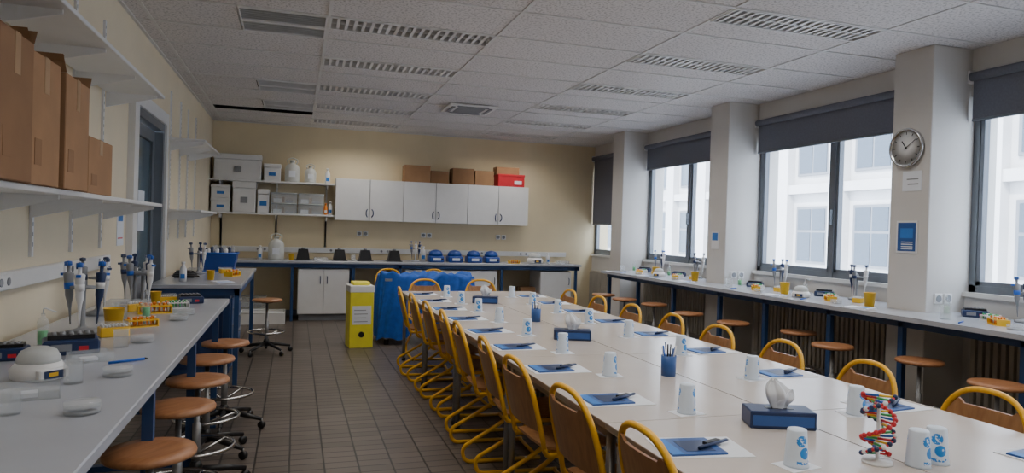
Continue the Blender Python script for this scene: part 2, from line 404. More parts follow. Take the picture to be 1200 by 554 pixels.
# ------------------------------------------------------------ back wall furniture
b=MB()
b.box(-1.2,4.6,10.65,YB-.035,BZ-.035,BZ,benchtop,bev=.004)
b.box(-1.2,4.58,10.69,10.73,BZ-.1,BZ-.036,blue_st); b.box(-1.2,4.58,11.3,11.34,BZ-.1,BZ-.036,blue_st)
for x in (-1.15,-.05,.84,1.55,3.2,4.5):
    for y in (10.69,11.3): b.box(x,x+.04,y,y+.04,0,BZ-.05,blue_st)
b.obj('lab_bench')
def ucab(x0,x1,n,z0=.1,z1=.78):
    b=MB(); b.box(x0,x1,10.74,11.28,z0,z1,white); b.box(x0+.02,x1-.02,10.78,11.26,0,z0,greypl)
    w=(x1-x0)/n
    for k in range(n):
        b.box(x0+k*w+.004,x0+(k+1)*w-.004,10.72,10.74,z0+.005,z1-.005,white,bev=.002)
        hx=x0+(k+1)*w-.05 if k%2==0 else x0+k*w+.05
        b.tube(fillet([(hx,10.72,.56),(hx,10.69,.57),(hx,10.69,.66),(hx,10.72,.67)],.01),.006,blue_dk)
    b.obj('base_cabinet')
ucab(.05,.8,2); ucab(1.65,3.15,3); ucab(3.9,4.45,1)
for k in range(3):
    x0=.58+1.06*k; b=MB(); b.box(x0+.003,x0+1.057,11.07,11.395,1.53,2.18,white)
    for q in range(2):
        b.box(x0+q*.53+.004,x0+q*.53+.526,11.05,11.07,1.532,2.178,white,bev=.002)
        hx=x0+.53+(-.035 if q==0 else .035)
        b.tube(fillet([(hx,11.05,1.59),(hx+(.02 if q else -.02),11.02,1.62),(hx+(.02 if q else -.02),11.02,1.68),(hx,11.05,1.71)],.02),.008,blue_dk)
    b.box(x0+.528,x0+.532,11.045,11.052,1.53,2.18,greypl)
    b.obj('wall_cabinet')
carton('cardboard_box',1.86,11.2,2.18,.42,.26,.27); carton('cardboard_box',2.23,11.22,2.18,.3,.24,.2,0,cardd)
carton('cardboard_box',2.62,11.2,2.18,.36,.26,.26,0,cardd); carton('cardboard_box',2.98,11.2,2.18,.32,.26,.24)
b=MB(); b.box(-.23,.23,-.14,.14,0,.2,redp,bev=.004); b.box(-.235,.235,-.145,.145,.17,.205,redp,bev=.004); b.box(.05,.18,-.147,-.139,.04,.1,paper); b.obj('red_storage_box',(3.45,11.2,2.181))
carton('cardboard_box',3.4,11.22,2.387,.4,.22,.12)
for z in (2.09,1.60):
    b=MB(); b.box(XL+.005,.57,11.06,11.395,z-.025,z,white,bev=.003)
    for x in (-1.1,-.3,.45): b.box(x,x+.015,11.1,11.39,z-.09,z-.025,whitep); b.box(x-.005,x+.02,11.385,11.395,1.0,z-.025,whitep)
    b.obj('wall_shelf')
def foam(name,x,y,z,sx,sy,sz,m=white):
    b=MB(); b.box(-sx/2,sx/2,-sy/2,sy/2,0,sz*.78,m,bev=.006); b.box(-sx/2-.006,sx/2+.006,-sy/2-.006,sy/2+.006,sz*.79,sz,m,bev=.006)
    b.box(-.05,.05,-sy/2-.008,-sy/2,sz*.3,sz*.5,blinds_lbl if sx<.3 else greypl); return b.obj(name,(x,y,z+.001))
foam('polystyrene_box',-.85,11.22,2.09,.66,.28,.38); foam('polystyrene_box',-.36,11.22,2.09,.24,.26,.26)
foam('polystyrene_box',-.75,11.2,1.60,.32,.28,.46); foam('polystyrene_box',-1.08,11.2,1.60,.26,.26,.2); foam('polystyrene_box',-1.08,11.2,1.802,.26,.26,.2)
foam('polystyrene_box',-.48,11.2,1.60,.16,.2,.36)
b=MB(); b.lathe([(.0,0),(.11,.005),(.115,.03),(.115,.22),(.09,.28),(.035,.30),(.035,.33),(.04,.33),(.04,.36),(0,.36)],frost,20); b.tube(fillet([(.06,0,.29),(.09,0,.36),(0,0,.40),(-.09,0,.36),(-.06,0,.29)],.03),.008,frost); b.box(-.05,.05,-.118,-.112,.08,.18,paper)
carboy=b.mesh('carboy')
put(carboy,'carboy_bottle',(-.07,11.2,2.091),0,.95); put(carboy,'carboy_bottle',(.2,11.2,2.091),0,.75); put(carboy,'carboy_bottle',(-.27,10.95,BZ)); 
b=MB(); b.lathe([(0,0),(.05,.003),(.05,.15),(.045,.2),(.02,.25),(.02,.27),(.028,.27),(.028,.3),(0,.3)],whitep,14); b.box(-.03,.03,-.053,-.047,.05,.12,blinds_lbl); bottle=b.mesh('bottle')
b=MB(); b.lathe([(0,0),(.05,.003),(.05,.15),(.045,.2),(.02,.25),(.02,.27),(.028,.27),(.028,.3),(0,.3)],orange,14); b.box(-.03,.03,-.053,-.047,.05,.12,paper); bottle2=b.mesh('bottle2')
put(bottle,'reagent_bottle',(.46,11.2,2.091),0,.8); put(bottle,'reagent_bottle',(-.5,10.95,BZ),0,.7); put(bottle2,'reagent_bottle',(.44,11.12,1.601),0,.6);put(bottle,'reagent_bottle',(.51,11.17,1.601),0,.7)
b=MB(); sx,sy=.2,.14
b.box(-sx,sx,-sy,sy,0,.006,clearp); b.box(-sx,sx,-sy,-sy+.006,0,.16,clearp); b.box(-sx,sx,sy-.006,sy,0,.16,clearp); b.box(-sx,-sx+.006,-sy,sy,0,.16,clearp); b.box(sx-.006,sx,-sy,sy,0,.16,clearp)
b.tube([(-sx,-sy,.16),(sx,-sy,.16),(sx,sy,.16),(-sx,sy,.16)],.008,frost,6,True)
b.box(-sx*.8,-.04,-sy*.7,sy*.5,.008,.07,paper); b.box(sx*.1,sx*.7,-sy*.6,sy*.5,.008,.05,greypl); b.box(-.03,.01,-sy*.6,sy*.4,.008,.1,cardd)
crate=b.mesh('clear_storage_box')
for x in (-.18,.22):
    put(crate,'clear_storage_box',(x,11.22,1.601),0,.95); put(crate,'clear_storage_box',(x,11.22,1.762),0,.95)
b=MB(); b.box(-.3,.3,-.2,.2,0,.01,white); 
for s_ in (-1,1): b.box(-.3,.3,s_*.2-.006,s_*.2+.006,0,.16,white); b.box(s_*.3-.006,s_*.3+.006,-.2,.2,0,.16,white)
b.tube([(-.3,-.2,.16),(.3,-.2,.16),(.3,.2,.16),(-.3,.2,.16)],.012,white,6,True); b.box(-.2,.1,-.1,.1,.01,.12,clearp); b.obj('plastic_crate',(-.42,10.6,0))
for i,(x,z) in enumerate(((-.60,0),(-.60,.171))): put(crate,'clear_storage_box',(x,11.1,z),0)
# black tapered hoods
b=MB(); b.add([(-.1,-.09,0),(.1,-.09,0),(.1,.09,0),(-.1,.09,0),(-.07,-.06,.17),(.07,-.06,.17),(.07,.06,.17),(-.07,.06,.17)],[(0,3,2,1),(4,5,6,7),(0,1,5,4),(1,2,6,5),(2,3,7,6),(3,0,4,7)],black); b.box(-.12,.12,-.11,.11,-.0,.012,black); b.lathe([(.03,.17),(.03,.185),(.02,.195),(0,.195)],greypl,12)
tl=b.mesh('gel_viewer_hood')
for x in (.12,.66,1.05,1.50): put(tl,'gel_viewer_hood',(x,10.95,BZ))
b=MB(); b.box(-.12,.12,-.13,.13,0,.1,cfblue,bev=.02); b.lathe([(.115,.1),(.11,.14),(.08,.18),(.03,.195),(0,.2)],cfblue,20); b.box(-.06,.06,-.137,-.128,.03,.07,paper); b.lathe([(.0,0),(.015,0),(.015,.012),(0,.014)],black,10,M=T(.085,-.13,.05,0,math.pi/2))
cf=b.mesh('benchtop_centrifuge')
for x in (2.17,2.48,2.8,3.1): put(cf,'benchtop_centrifuge',(x,10.95,BZ))
b=MB(); b.lathe([(0,0),(.075,.0),(.085,.01),(.088,.035),(.07,.06),(.0,.062)],whitep,24); b.lathe([(.068,.06),(.068,.075),(.055,.1),(.03,.112),(0,.115)],frost,24); b.lathe([(.01,.06),(.045,.085),(0,.09)],greypl,12)
b.box(-.05,.05,-.098,-.07,.008,.045,whitep,bev=.004); b.box(-.035,.035,-.1005,-.098,.012,.04,blue_dk); b.box(-.02,.01,-.102,-.1,.02,.033,yellowp)
mc=b.mesh('mini_centrifuge')
def pip_stand(col,n=3,ph=0):
    b=MB(); b.lathe([(0,0),(.07,0),(.072,.012),(.05,.02),(.02,.028),(.012,.04),(.012,.24),(.0,.245)],greypl,20)
    b.lathe([(.015,.20),(.05,.205),(.05,.215),(.0,.22)],greypl,20)
    for k in range(n):
        a=2*math.pi*k/n+ph; M=T(.058*math.cos(a),.058*math.sin(a),0,a,0,.06)
        b.lathe([(.002,.04),(.004,.07),(.006,.11),(.010,.14),(.017,.17),(.019,.24),(.022,.27),(.016,.275),(.008,.277),(.008,.305),(.015,.307),(.015,.322),(0,.326)],[blue_dk,greypl,whitep][k%3],12,M=M)
        b.box(-.004,.034,-.009,.009,.262,.274,col,M=M); b.lathe([(.0155,.306),(.0155,.323),(0,.327)],col,10,M=M); b.lathe([(.0195,.20),(.0198,.23)],col if k%2 else whitep,12,M=M)
    return b.mesh('pipette_stand')
ps=pip_stand(blue_br,3,.4); ps2=pip_stand(blue_dk,3,1.2)
b=MB(); b.box(-.085,.085,-.065,.065,0,.05,blue_dk,bev=.006); b.box(-.07,.07,-.03,.055,.05,.065,black)
for i in range(5):
    for j in range(3): b.lathe([(.008,.064),(.008,.07),(0,.07)],greypl,8,c=(-.05+i*.025,-.015+j*.025,0))
b.box(-.06,.0,-.067,-.064,.015,.038,greypl); b.box(.02,.05,-.067,-.064,.015,.03,redp)
hb=b.mesh('dry_block_heater')
def rack(c1,c2):
    b=MB(); b.box(-.09,.09,-.045,.045,0,.008,c1); b.box(-.09,.09,-.045,.045,.04,.048,c1); b.box(-.09,-.083,-.045,.045,.008,.04,c1); b.box(.083,.09,-.045,.045,.008,.04,c1)
    for i in range(7):
        for j in range(3):
            if (i*3+j)%4!=1: b.lathe([(.002,.01),(.006,.03),(.006,.055),(.008,.056),(.008,.063),(0,.064)],c2 if (i+j)%3 else whitep,8,c=(-.07+i*.0235,-.025+j*.025,0))
    return b.mesh('tube_rack')
rk=rack(yellowp,orange); rk2=rack(whitep,green)
b=MB(); b.box(-.06,.06,-.04,.04,0,.045,yellowp,bev=.004); b.box(-.061,.061,-.041,.041,.045,.065,clearp,bev=.004)
for i in range(8):
    for j in range(5): b.lathe([(.004,.045),(.004,.055),(0,.056)],whitep,6,c=(-.048+i*.0137,-.03+j*.015,0))
tb=b.mesh('pipette_tip_box')
b=MB()
for k in range(2): b.lathe([(0,.016*k),(.045,.016*k),(.045,.013+.016*k),(.047,.013+.016*k),(.047,.005+.016*k)],clearp,24); 
b.lathe([(0,.034),(.047,.034),(.047,.028)],clearp,24); pd=b.mesh('petri_dish')
b=MB(); b.lathe([(0,0),(.032,0),(.042,.1),(.045,.1),(.04,.1),(.03,.004),(0,.004)],yellowp,20); yc=b.mesh('waste_beaker')
b=MB(); b.lathe([(0,0),(.036,0),(.036,.09),(.040,.095),(.034,.09),(.034,.004),(0,.004)],clearp,20); gb=b.mesh('glass_beaker')
b=MB(); b.box(-.1,.1,-.07,.07,0,.003,clearp); b.box(-.1,.1,-.07,-.066,0,.05,clearp); b.box(-.1,.1,.066,.07,0,.05,clearp); b.box(-.1,-.096,-.07,.07,0,.05,clearp); b.box(.096,.1,-.07,.07,0,.05,clearp); b.box(-.05,.03,-.03,.03,.004,.02,paper); gt=b.mesh('gel_tray')
b=MB(); b.box(-.075,.075,-.1,.1,0,.006,paper); b.box(-.06,.06,-.08,-.02,.006,.0065,blinds_lbl); npd=b.mesh('notepad')
b=MB(); b.tube([(-.07,0,.006),(.06,0,.006)],.005,blue_br,8); b.tube([(.06,0,.006),(.075,0,.006)],[.005,.001],black,8); pen=b.mesh('marker_pen')
b=MB(); b.lathe([(0,0),(.045,0),(.05,.006),(.012,.015),(.008,.02),(.008,.06)],greypl,20)
b.tube([(0.075*math.cos(t*math.pi/12),0,.135+.095*math.sin(t*math.pi/12)) for t in range(24)],.012,whitep,8,True); b.lathe([(.066,-.003),(.066,.003)],clearp,20,M=T(0,0,.135,0,math.pi/2)@Matrix.Scale(1.2,4,(0,1,0)))
mg=b.mesh('magnifier')
b=MB(); b.lathe([(0,0),(.02,0),(.022,.004),(.022,.10),(.014,.115),(.008,.12),(.008,.135),(0,.136)],clearp,14); b.lathe([(.019,.004),(.019,.06),(0,.06)],green,12); b.tube(fillet([(0,0,.13),(0,0,.16),(.05,0,.14)],.02),.003,whitep,6); wb=b.mesh('wash_bottle')
def P(me,n,x,y,rz=0,z=BZ,sc=1): return put(me,n,(x,y,z),rz,sc)
P(hb,'dry_block_heater',-.86,3.2,.3,sc=1.15); P(ps,'pipette_stand',-.95,3.70,.2,sc=1.05); P(mc,'mini_centrifuge',-.82,2.70,.8,sc=.95)
P(rk,'tube_rack',-.74,3.92,.5,sc=.8); P(pd,'petri_dish_stack',-.64,3.42); P(gb,'glass_beaker',-.70,3.30,sc=.8); P(tb,'pipette_tip_box',-.80,3.62,.4,sc=1); P(yc,'waste_beaker',-.84,3.80,sc=1.1); P(wb,'wash_bottle',-1.02,3.40)
P(mg,'magnifier_stand',-1.05,2.74,1.4,sc=1.1); P(tb,'pipette_tip_box',-.95,2.42,.6,sc=1.1); P(tb,'pipette_tip_box',-.90,2.25,.3,sc=1.1); P(gt,'gel_tray',-.76,2.42,.3,sc=.8); P(gb,'glass_beaker',-.69,2.60,sc=.8); P(pd,'petri_dish_stack',-.56,2.2); P(rk2,'tube_rack',-1.0,2.10,.2); P(gb,'glass_beaker',-.74,2.22,sc=.7)
P(pen,'marker_pen',-.6,2.95,.6); P(gt,'gel_tray',-.74,3.0,.5,sc=.7); P(pd,'petri_dish_stack',-.58,2.7); P(hb,'dry_block_heater',-1.05,3.08,.2,sc=.9)
P(ps,'pipette_stand',-.90,4.78,.9); P(ps2,'pipette_stand',-1.06,4.42,.1); P(ps2,'pipette_stand',-.98,4.95,.6); P(hb,'dry_block_heater',-.66,5.02,.3,sc=.9); P(rk,'tube_rack',-.78,4.48,.3); P(rk2,'tube_rack',-.70,4.72,.3,sc=.8); P(pd,'petri_dish_stack',-.6,4.4); P(tb,'pipette_tip_box',-.80,5.05,.3,sc=.9)
P(pd,'petri_dish_stack',-.6,4.15); P(gb,'glass_beaker',-.9,4.2); P(wb,'wash_bottle',-.78,4.25,2); P(tb,'pipette_tip_box',-.92,4.6,.9); P(yc,'waste_beaker',-.86,4.98,sc=.8)
b=MB(); b.box(-.16,.16,-.12,.12,0,.012,blue_br)
b.add([(-.15,-.11,0),(.15,-.11,0),(.15,.11,0),(-.15,.11,0),(-.19,-.14,.2),(.19,-.14,.2),(.19,.14,.2),(-.19,.14,.2)],[(0,1,5,4),(1,2,6,5),(2,3,7,6),(3,0,4,7)],cfblue); b.tube([(-.19,-.14,.2),(.19,-.14,.2),(.19,.14,.2),(-.19,.14,.2)],.01,blue_br,6,True)
for k in range(9): b.lathe([(.02,.02),(.02,.24+.02*(k%3)),(.0,.25+.02*(k%3))],[whitep,blue_dk,clearp][k%3],8,c=(-.11+.03*k,(-.06,.0,.06)[k%3],0))
b.obj('blue_storage_tub',(-.8,8.3,BZ))
P(rk,'tube_rack',-.6,7.5,1.2); P(yc,'waste_beaker',-.75,7.0,sc=.9); P(tb,'pipette_tip_box',-.7,7.9,.4); P(ps2,'pipette_stand',-.95,7.75,.3); P(bottle,'reagent_bottle',-.95,6.75,0,sc=.6); P(npd,'notepad',-.62,6.75,.4)
b=MB()
pts=[(.12*math.cos(t*.5)*(1-t*.008),.09*math.sin(t*.5),.01+.0012*t) for t in range(50)]
b.tube(pts,.008,black,6); b.box(-.1,.08,-.03,.03,0,.04,black,bev=.005); b.obj('coiled_power_cable',(-1.0,7.25,BZ))
P(ps,'pipette_stand',1.84,10.95); P(mc,'mini_centrifuge',3.85,10.9,0,sc=1.6); P(bottle,'reagent_bottle',4.1,10.95,sc=.6); P(rk,'tube_rack',3.45,10.8,.2); P(gt,'gel_tray',.38,10.9); P(gb,'glass_beaker',.86,10.85); P(bottle,'reagent_bottle',2.0,11.15,sc=.8); P(gt,'gel_tray',4.35,10.9)
P(yc,'waste_beaker',-.05,10.85)
b=MB(); b.box(-1.2,4.6,YB-.03,YB-.001,1.0,1.08,white)
for x in (-.6,.5,1.3,2.1,2.9,3.7):b.box(x,x+.2,YB-.038,YB-.03,1.01,1.07,whitep); b.lathe([(.02,0),(.02,.004)],greypl,10,M=T(x+.05,YB-.038,1.04,0,math.pi/2)); b.lathe([(.02,0),(.02,.004)],greypl,10,M=T(x+.15,YB-.038,1.04,0,math.pi/2))
b.obj('cable_trunking')
for x in (.95,2.0,3.3): 
    b=MB(); b.box(0,.08,0,.012,0,.08,whitep,bev=.003); b.box(.1,.18,0,.012,0,.08,whitep,bev=.003)
    for q in (.04,.14): b.lathe([(.028,0),(.028,.003)],greypl,12,M=T(q,0,.04,0,math.pi/2))
    b.obj('wall_socket',(x,YB-.012,1.28))
carton('cardboard_box',3.72,10.95,0,.3,.3,.28); carton('cardboard_box',3.72,10.95,.285,.26,.26,.22,0,cardd)
b=MB(); b.box(-.14,.14,-.14,.14,0,.70,yellowb,bev=.006); b.box(-.145,.145,-.145,.145,.66,.74,white,bev=.006); b.box(-.1,.1,-.1,.1,.74,.78,yellowb,bev=.01)
b.box(-.11,.11,-.1425,-.139,.28,.5,paper)
for k in range(4): b.box(-.09,.07-.02*(k%2),-.144,-.1424,.31+.045*k,.318+.045*k,greypl)
b.lathe([(.035,0),(.035,.002)],black,20,M=T(0,-.14,.16,0,math.pi/2)); b.obj('biohazard_waste_carton',(.76,8.42,0),.1)
# blue draped trolley
b=MB(); 
for xx in(-.55,.52):
    for yy in (-.25,.22): b.box(xx,xx+.03,yy,yy+.03,.06,.8,steel); b.lathe([(0,0),(.03,.0),(.03,.06),(0,.06)],black,10,c=(xx+.015,yy+.015,0))
b.box(-.57,.57,-.27,.27,.78,.81,steel); b.box(-.55,.55,-.25,.25,.25,.27,steel)
def tri(x): x=x%1; return abs(2*x-1)*2-1
def rim(t):
    a=2*math.pi*t; c,s_=math.cos(a),math.sin(a); n=5
    r=(abs(c)**n+abs(s_)**n)**(-1/n); return .58*r*c,.28*r*s_
def topz(x,y): return .84+.035*math.sin(5*x+1)*math.cos(6*y+4*x)+.018*tri(x*3+y*2)+.015*tri(x*5-y*4+.3)
def cloth(u,v):
    x,y=rim(u)
    if v<.35:
        f=v/.35; return (x*f,y*f,topz(x*f,y*f))
    g=(v-.35)/.65
    fold=g**.6*(.034*tri(u*13+.5*math.sin(u*14))+.022*tri(u*29+g*.8)+.02*math.sin(u*2*math.pi*5))
    ln=.70+.08*math.sin(u*2*math.pi*2+.5)+.03*tri(u*9)
    a=math.atan2(y,x); d=(.02+.05*g+fold)
    return (x+math.cos(a)*d,y+(d if y>0 else -d)*min(1,abs(y)/.15)*.9,topz(x,y)*(1-g)+(.84-ln)*g+.012*tri(g*3+u*11))
b.grid(cloth,320,40,blue_cl); b.obj('covered_trolley',(1.62,8.76,0),.05)

# ------------------------------------------------------------ right counter
b=MB(); b.box(4.28,4.714,-2.5,9.2,BZ-.035,BZ,benchtop)
yy=[-2.5]
for c_ in cols[1:5]: b.box(4.714,XW-.035,yy[-1],c_-.004,BZ-.035,BZ,benchtop); yy.append(c_+.375)
b.box(4.714,XW-.035,yy[-1],9.2,BZ-.035,BZ,benchtop)
b.box(4.36,4.40,-2.45,9.15,BZ-.09,BZ-.036,blue_st)
for y in (-2,-.4,.9,2.0,3.1,4.02,4.75,5.6,6.35,7.3,8.2,9.08):
    b.box(4.36,4.40,y,y+.045,0,BZ-.05,blue_st); b.box(4.40,4.712,y,y+.04,BZ-.09,BZ-.05,blue_st)
o=b.obj('window_counter_bench')
def station(y,cen):
    P(ps2 if cen else ps,'pipette_stand',4.97,y,.3); P(yc,'waste_beaker',4.62,y-.5,sc=1.15)
    if cen: P(mc,'mini_centrifuge',4.55,y+.24,-.9,sc=.95)
    else: P(gb,'glass_beaker',4.5,y+.24)
    P(hb,'dry_block_heater',4.90,y+.33,-.8)
    P(rk,'tube_rack',4.6,y-.08,1.0,sc=.9); P(pd,'petri_dish_stack',4.48,y-.28); P(npd,'notepad',4.42,y-.60,.3); P(rk2,'tube_rack',4.77,y+.1,1.3,sc=.8); P(pen,'marker_pen',4.42,y+.05,.5); P(tb,'pipette_tip_box',4.78,y-.22,.4,sc=.9)
    P(wb,'wash_bottle',4.82,y+.5 if not 7<y<8 else y+.45)
for i,y in enumerate((3.55,5.1,6.15,7.75,8.70)): station(y,i in(1,3))
# ------------------------------------------------------------ stools
b=MB(); b.lathe([(0,.575),(.14,.575),(.158,.582),(.16,.592),(.155,.603),(.1,.606),(0,.604)],woods,32); b.lathe([(.06,.56),(.06,.575)],black,16)
b.lathe([(.022,.1),(.022,.36),(.014,.365),(.014,.57)],steel,14); b.lathe([(.03,.08),(.035,.13),(.024,.16)],black,14)
b.tube([(.19*math.cos(t*math.pi/14),.19*math.sin(t*math.pi/14),.24) for t in range(28)],.010,chrome,8,True)
for k in range(4):
    a=math.pi/2*k+.3; b.tube([(.02*math.cos(a),.02*math.sin(a),.2),(.19*math.cos(a),.19*math.sin(a),.24)],.008,chrome,6)
for k in range(5):
    a=2*math.pi*k/5; c,s_=math.cos(a),math.sin(a)
    b.tube([(.02*c,.02*s_,.11),(.15*c,.15*s_,.09),(.27*c,.27*s_,.065)],[.02,.018,.013],black,8)
    b.lathe([(0,-.012),(.026,-.012),(.026,.012),(0,.012)],black,12,M=T(.27*c,.27*s_,.026,a,math.pi/2)); b.tube([(.27*c,.27*s_,.03),(.27*c,.27*s_,.068)],.006,steel,6)
stm=b.mesh('lab_stool')
for i,(x,y) in enumerate([(-.47,2.15),(-.49,2.80),(-.49,3.45),(-.48,4.02),(-.50,4.62),(-.45,5.22),(-.28,8.1),
    (4.12,3.1),(4.32,3.83),(4.16,4.5),(4.42,5.2),(4.18,5.85),(4.14,6.6),(4.22,7.5),(4.12,8.1),(4.1,8.7),(4.1,2.3)]):
    put(stm,'lab_stool',(x,y,0),random.random()*6)

# ------------------------------------------------------------ tables
b=MB(); Lx,Ly=.743,1.296
b.box(0,Lx,0,Ly,TZ-.025,TZ,tabletop); b.box(-.001,Lx+.001,-.001,Ly+.001,TZ-.022,TZ-.003,edgem)
b.box(.04,Lx-.04,.04,.065,TZ-.075,TZ-.025,steel); b.box(.04,Lx-.04,Ly-.065,Ly-.04,TZ-.075,TZ-.025,steel)
for xx in (.04,Lx-.065): b.box(xx,xx+.025,.04,Ly-.04,TZ-.075,TZ-.025,steel)
for xx in (.045,Lx-.045):
    for yy in (.045,Ly-.045): b.tube([(xx,yy,0),(xx,yy,TZ-.03)],.018,steel,10); b.lathe([(.0,0),(.022,0),(.022,.03)],black,10,c=(xx,yy,0))
tm=b.mesh('classroom_table')
for k in range(5):
    for q in range(2): put(tm,'classroom_table',(1.11+q*.750,1.0+1.301*k,0))
# ------------------------------------------------------------ chairs (face +X)
b=MB(); R=.0125
hw=.19
def backx(z): return -.185-.10*max(0,(z-.45))/.4-.0
def ashape(t):
    a=math.pi*t; n=2.6; c=math.cos(a); s_=math.sin(a)
    return (math.copysign(abs(c)**(2/n),c)*hw, .61+.235*abs(s_)**(2/n))
pts=[(backx(z),hw,z) for z in (.44,.5,.56)]
for k in range(0,25):
    y,z=ashape(k/24); pts.append((backx(z),y,z))
pts+=[(backx(z),-hw,z) for z in (.56,.5,.44)]
b.tube(pts,R,yellow,8)
for s_ in (-1,1):
    y=s_*hw
    p=fillet([(backx(.46)-.002,y,.46),(-.175,y,.425),(.17,y,.425),(.03,y,.27),(-.27,y*1.05,.10),(-.25,y*1.05,R),(.24,y*1.06,R)],.13,10)
    b.tube(p,R,yellow,8)
b.tube([(.225,-hw*1.06,R),(.225,hw*1.06,R)],R*.9,yellow,8); b.tube([(.10,-hw,.425),(.10,hw,.425)],R*.8,yellow,6); b.tube([(-.12,-hw,.425),(-.12,hw,.425)],R*.8,yellow,6)
def seat(off):
    def f(u,v):
        x=-.18+.40*u; y=(-1+2*v)*.185*(1-.12*max(0,(abs(2*u-1)-.8))/.2)
        z=.447+off-.012*math.sin(math.pi*min(1,u*1.1))-(.035*((u-.85)/.15)**2 if u>.85 else 0)+.004*abs(2*v-1)
        return (x,y,z)
    return f
b.grid(seat(.012),16,10,woodm); b.grid(seat(0),16,10,woodm)
f1,f2=seat(.012),seat(0)
for v in (0,1): b.grid(lambda u,w,v=v:(f1(u,v) if w<.5 else f2(u,v)),16,1,woodm)
for u_ in (0,1): b.grid(lambda u,w,v=u_:(f1(v,u) if w<.5 else f2(v,u)),10,1,woodm)
def ztop(y):
    t=min(.9999,abs(y)/hw); s_=(1-t**2.6)**(1/2.6); zt=.61+.235*s_-.012
    g=.772
    if abs(y)<.105: return min(zt,g)
    if abs(y)<.135: f=(abs(y)-.105)/.03; return min(zt,g*(1-f)+zt*f)
    return zt
def bp(off):
    def f(u,v):
        y=(-1+2*u)*(hw-.008); zt=ztop(y); zb=.535; z=zb+(zt-zb)*v
        return (backx(z)+off-.022*(1-(y/hw)**2),y,z)
    return f
b.grid(bp(.008),28,8,woodm); b.grid(bp(-.004),28,8,woodm)
f1,f2=bp(.008),bp(-.004)
for v in(0,1): b.grid(lambda u,w,v=v:(f1(u,v) if w<.5 else f2(u,v)),28,1,woodm)
chm=b.mesh('school_chair')
for y in (1.92,2.5,3.12,3.68,4.3,4.93,5.55,6.2,6.85):
    put(chm,'school_chair',(1.31+random.uniform(-.03,.02),y,0),random.uniform(-.08,.08))
for y in (2.09,2.72,3.35,3.97,4.6,5.25,5.94,6.6):
    put(chm,'school_chair',(2.47+random.uniform(-.02,.02),y,0),math.pi+random.uniform(-.06,.06))
for x,y in ((1.45,7.72),(2.12,7.72)): put(chm,'school_chair',(x,y-.18+.1,0),-math.pi/2)
for x,y in ((1.3,9.55),(1.95,9.55)): put(chm,'school_chair',(x,y,0),-math.pi/2+.1)

# ------------------------------------------------------------ table items
b=MB(); b.lathe([(0,.113),(.027,.113),(.029,.11),(.036,.006),(.038,.0),(.034,.0),(.033,.004),(.026,.108),(0,.109)],cupm,28); cup=b.mesh('paper_cup')
b=MB(); b.box(-.148,.148,-.105,.105,0,.002,paper); b.box(-.13,.06,-.085,.08,.002,.008,book,M=T(0,0,0,.06)); b.box(-.128,-.09,-.083,.078,.0081,.0085,blinds_lbl,M=T(0,0,0,.06))
b.box(-.07,.03,-.06,.05,.0082,.0088,blue_dk,M=T(0,0,0,.06)); b.tube([(-.02,-.05,.015),(.11,.03,.015)],.006,blue_dk,8); b.tube([(.11,.03,.015),(.125,.039,.012)],[.006,.001],greypl,8); b.box(.02,.09,-.02,.0,.0085,.018,black,M=T(0,0,0,.5))
nb=b.mesh('course_booklet')
b=MB(); b.box(-.06,.06,-.045,.045,0,.0012,paper); nap=b.mesh('paper_coaster')
for k in range(9):
    y=1.97+.645*k
    if y>7.3: break
    put(nb,'course_booklet',(1.29,y,TZ),random.uniform(-.2,.1)); cy=y-.22+random.uniform(-.03,.03)
    put(nap,'paper_coaster',(1.49,cy,TZ),random.uniform(-.3,.3)); put(cup,'paper_cup',(1.49,cy,TZ+.0014),random.uniform(-.2,1.3))
for k in range(8):
    y=2.28+.66*k
    put(nb,'course_booklet',(2.42,y+.02,TZ),random.uniform(-.2,.1)); 
    put(nap,'paper_coaster',(2.17,y-.07,TZ),random.uniform(-.3,.3)); put(cup,'paper_cup',(2.17,y-.07,TZ+.0014),random.uniform(-.4,1.3))
put(cup,'paper_cup',(1.88,1.66,TZ),.3); put(cup,'paper_cup',(1.965,1.67,TZ),-.6); put(nb,'course_booklet',(2.42,1.62,TZ),.1)
b=MB(); b.box(-.12,.12,-.06,.06,0,.065,blue_dk,bev=.004); b.box(-.11,.11,-.0615,-.0595,.012,.05,book); b.box(-.05,.05,-.015,.015,.064,.066,black)
def tis(ph,lean,hh,w):
    def f(u,v):
        a=2*math.pi*u
        r=w*(.35+.9*v-1.15*v**3)*(1+.32*tri(u*5+ph)*(1-.3*v))+.002
        return (r*math.cos(a)*1.3+lean*v*v, r*math.sin(a)*.7+.004*math.sin(9*v), .064+hh*v*(1+.06*math.sin(3*a)))
    return f
b.grid(tis(0,-.02,.105,.045),60,14,paper); b.grid(tis(.3,.045,.07,.035),50,12,paper)
tx=b.mesh('tissue_box')
for x,y in ((1.74,2.14),(1.74,4.15),(1.74,6.3)): put(tx,'tissue_box',(x,y,TZ),-.35)
b=MB(); b.lathe([(0,0),(.036,0),(.038,.1),(.035,.1),(.033,.004),(0,.004)],book,20)
for k in range(8):
    a=k*.8; b.tube([(.01*math.cos(a),.01*math.sin(a),.006),(.034*math.cos(a),.034*math.sin(a),.14+.01*(k%3))],.004,[blue_br,black,blue_st,whitep][k%4],6)
pc=b.mesh('pen_pot')
for y in (3.02,5.0): put(pc,'pen_pot',(1.79,y,TZ))
b=MB(); b.lathe([(0,0),(.045,0),(.045,.008),(.006,.012),(.005,.21),(0,.21)],whitep,20)
colr=[redp,blue_br,green,yellowp]
n=22; A=[];Bp=[]
for k in range(n):
    a=k*.42; z=.025+k*.009; A.append((.046*math.cos(a),.046*math.sin(a),z)); Bp.append((.046*math.cos(a+2.6),.046*math.sin(a+2.6),z+.003))
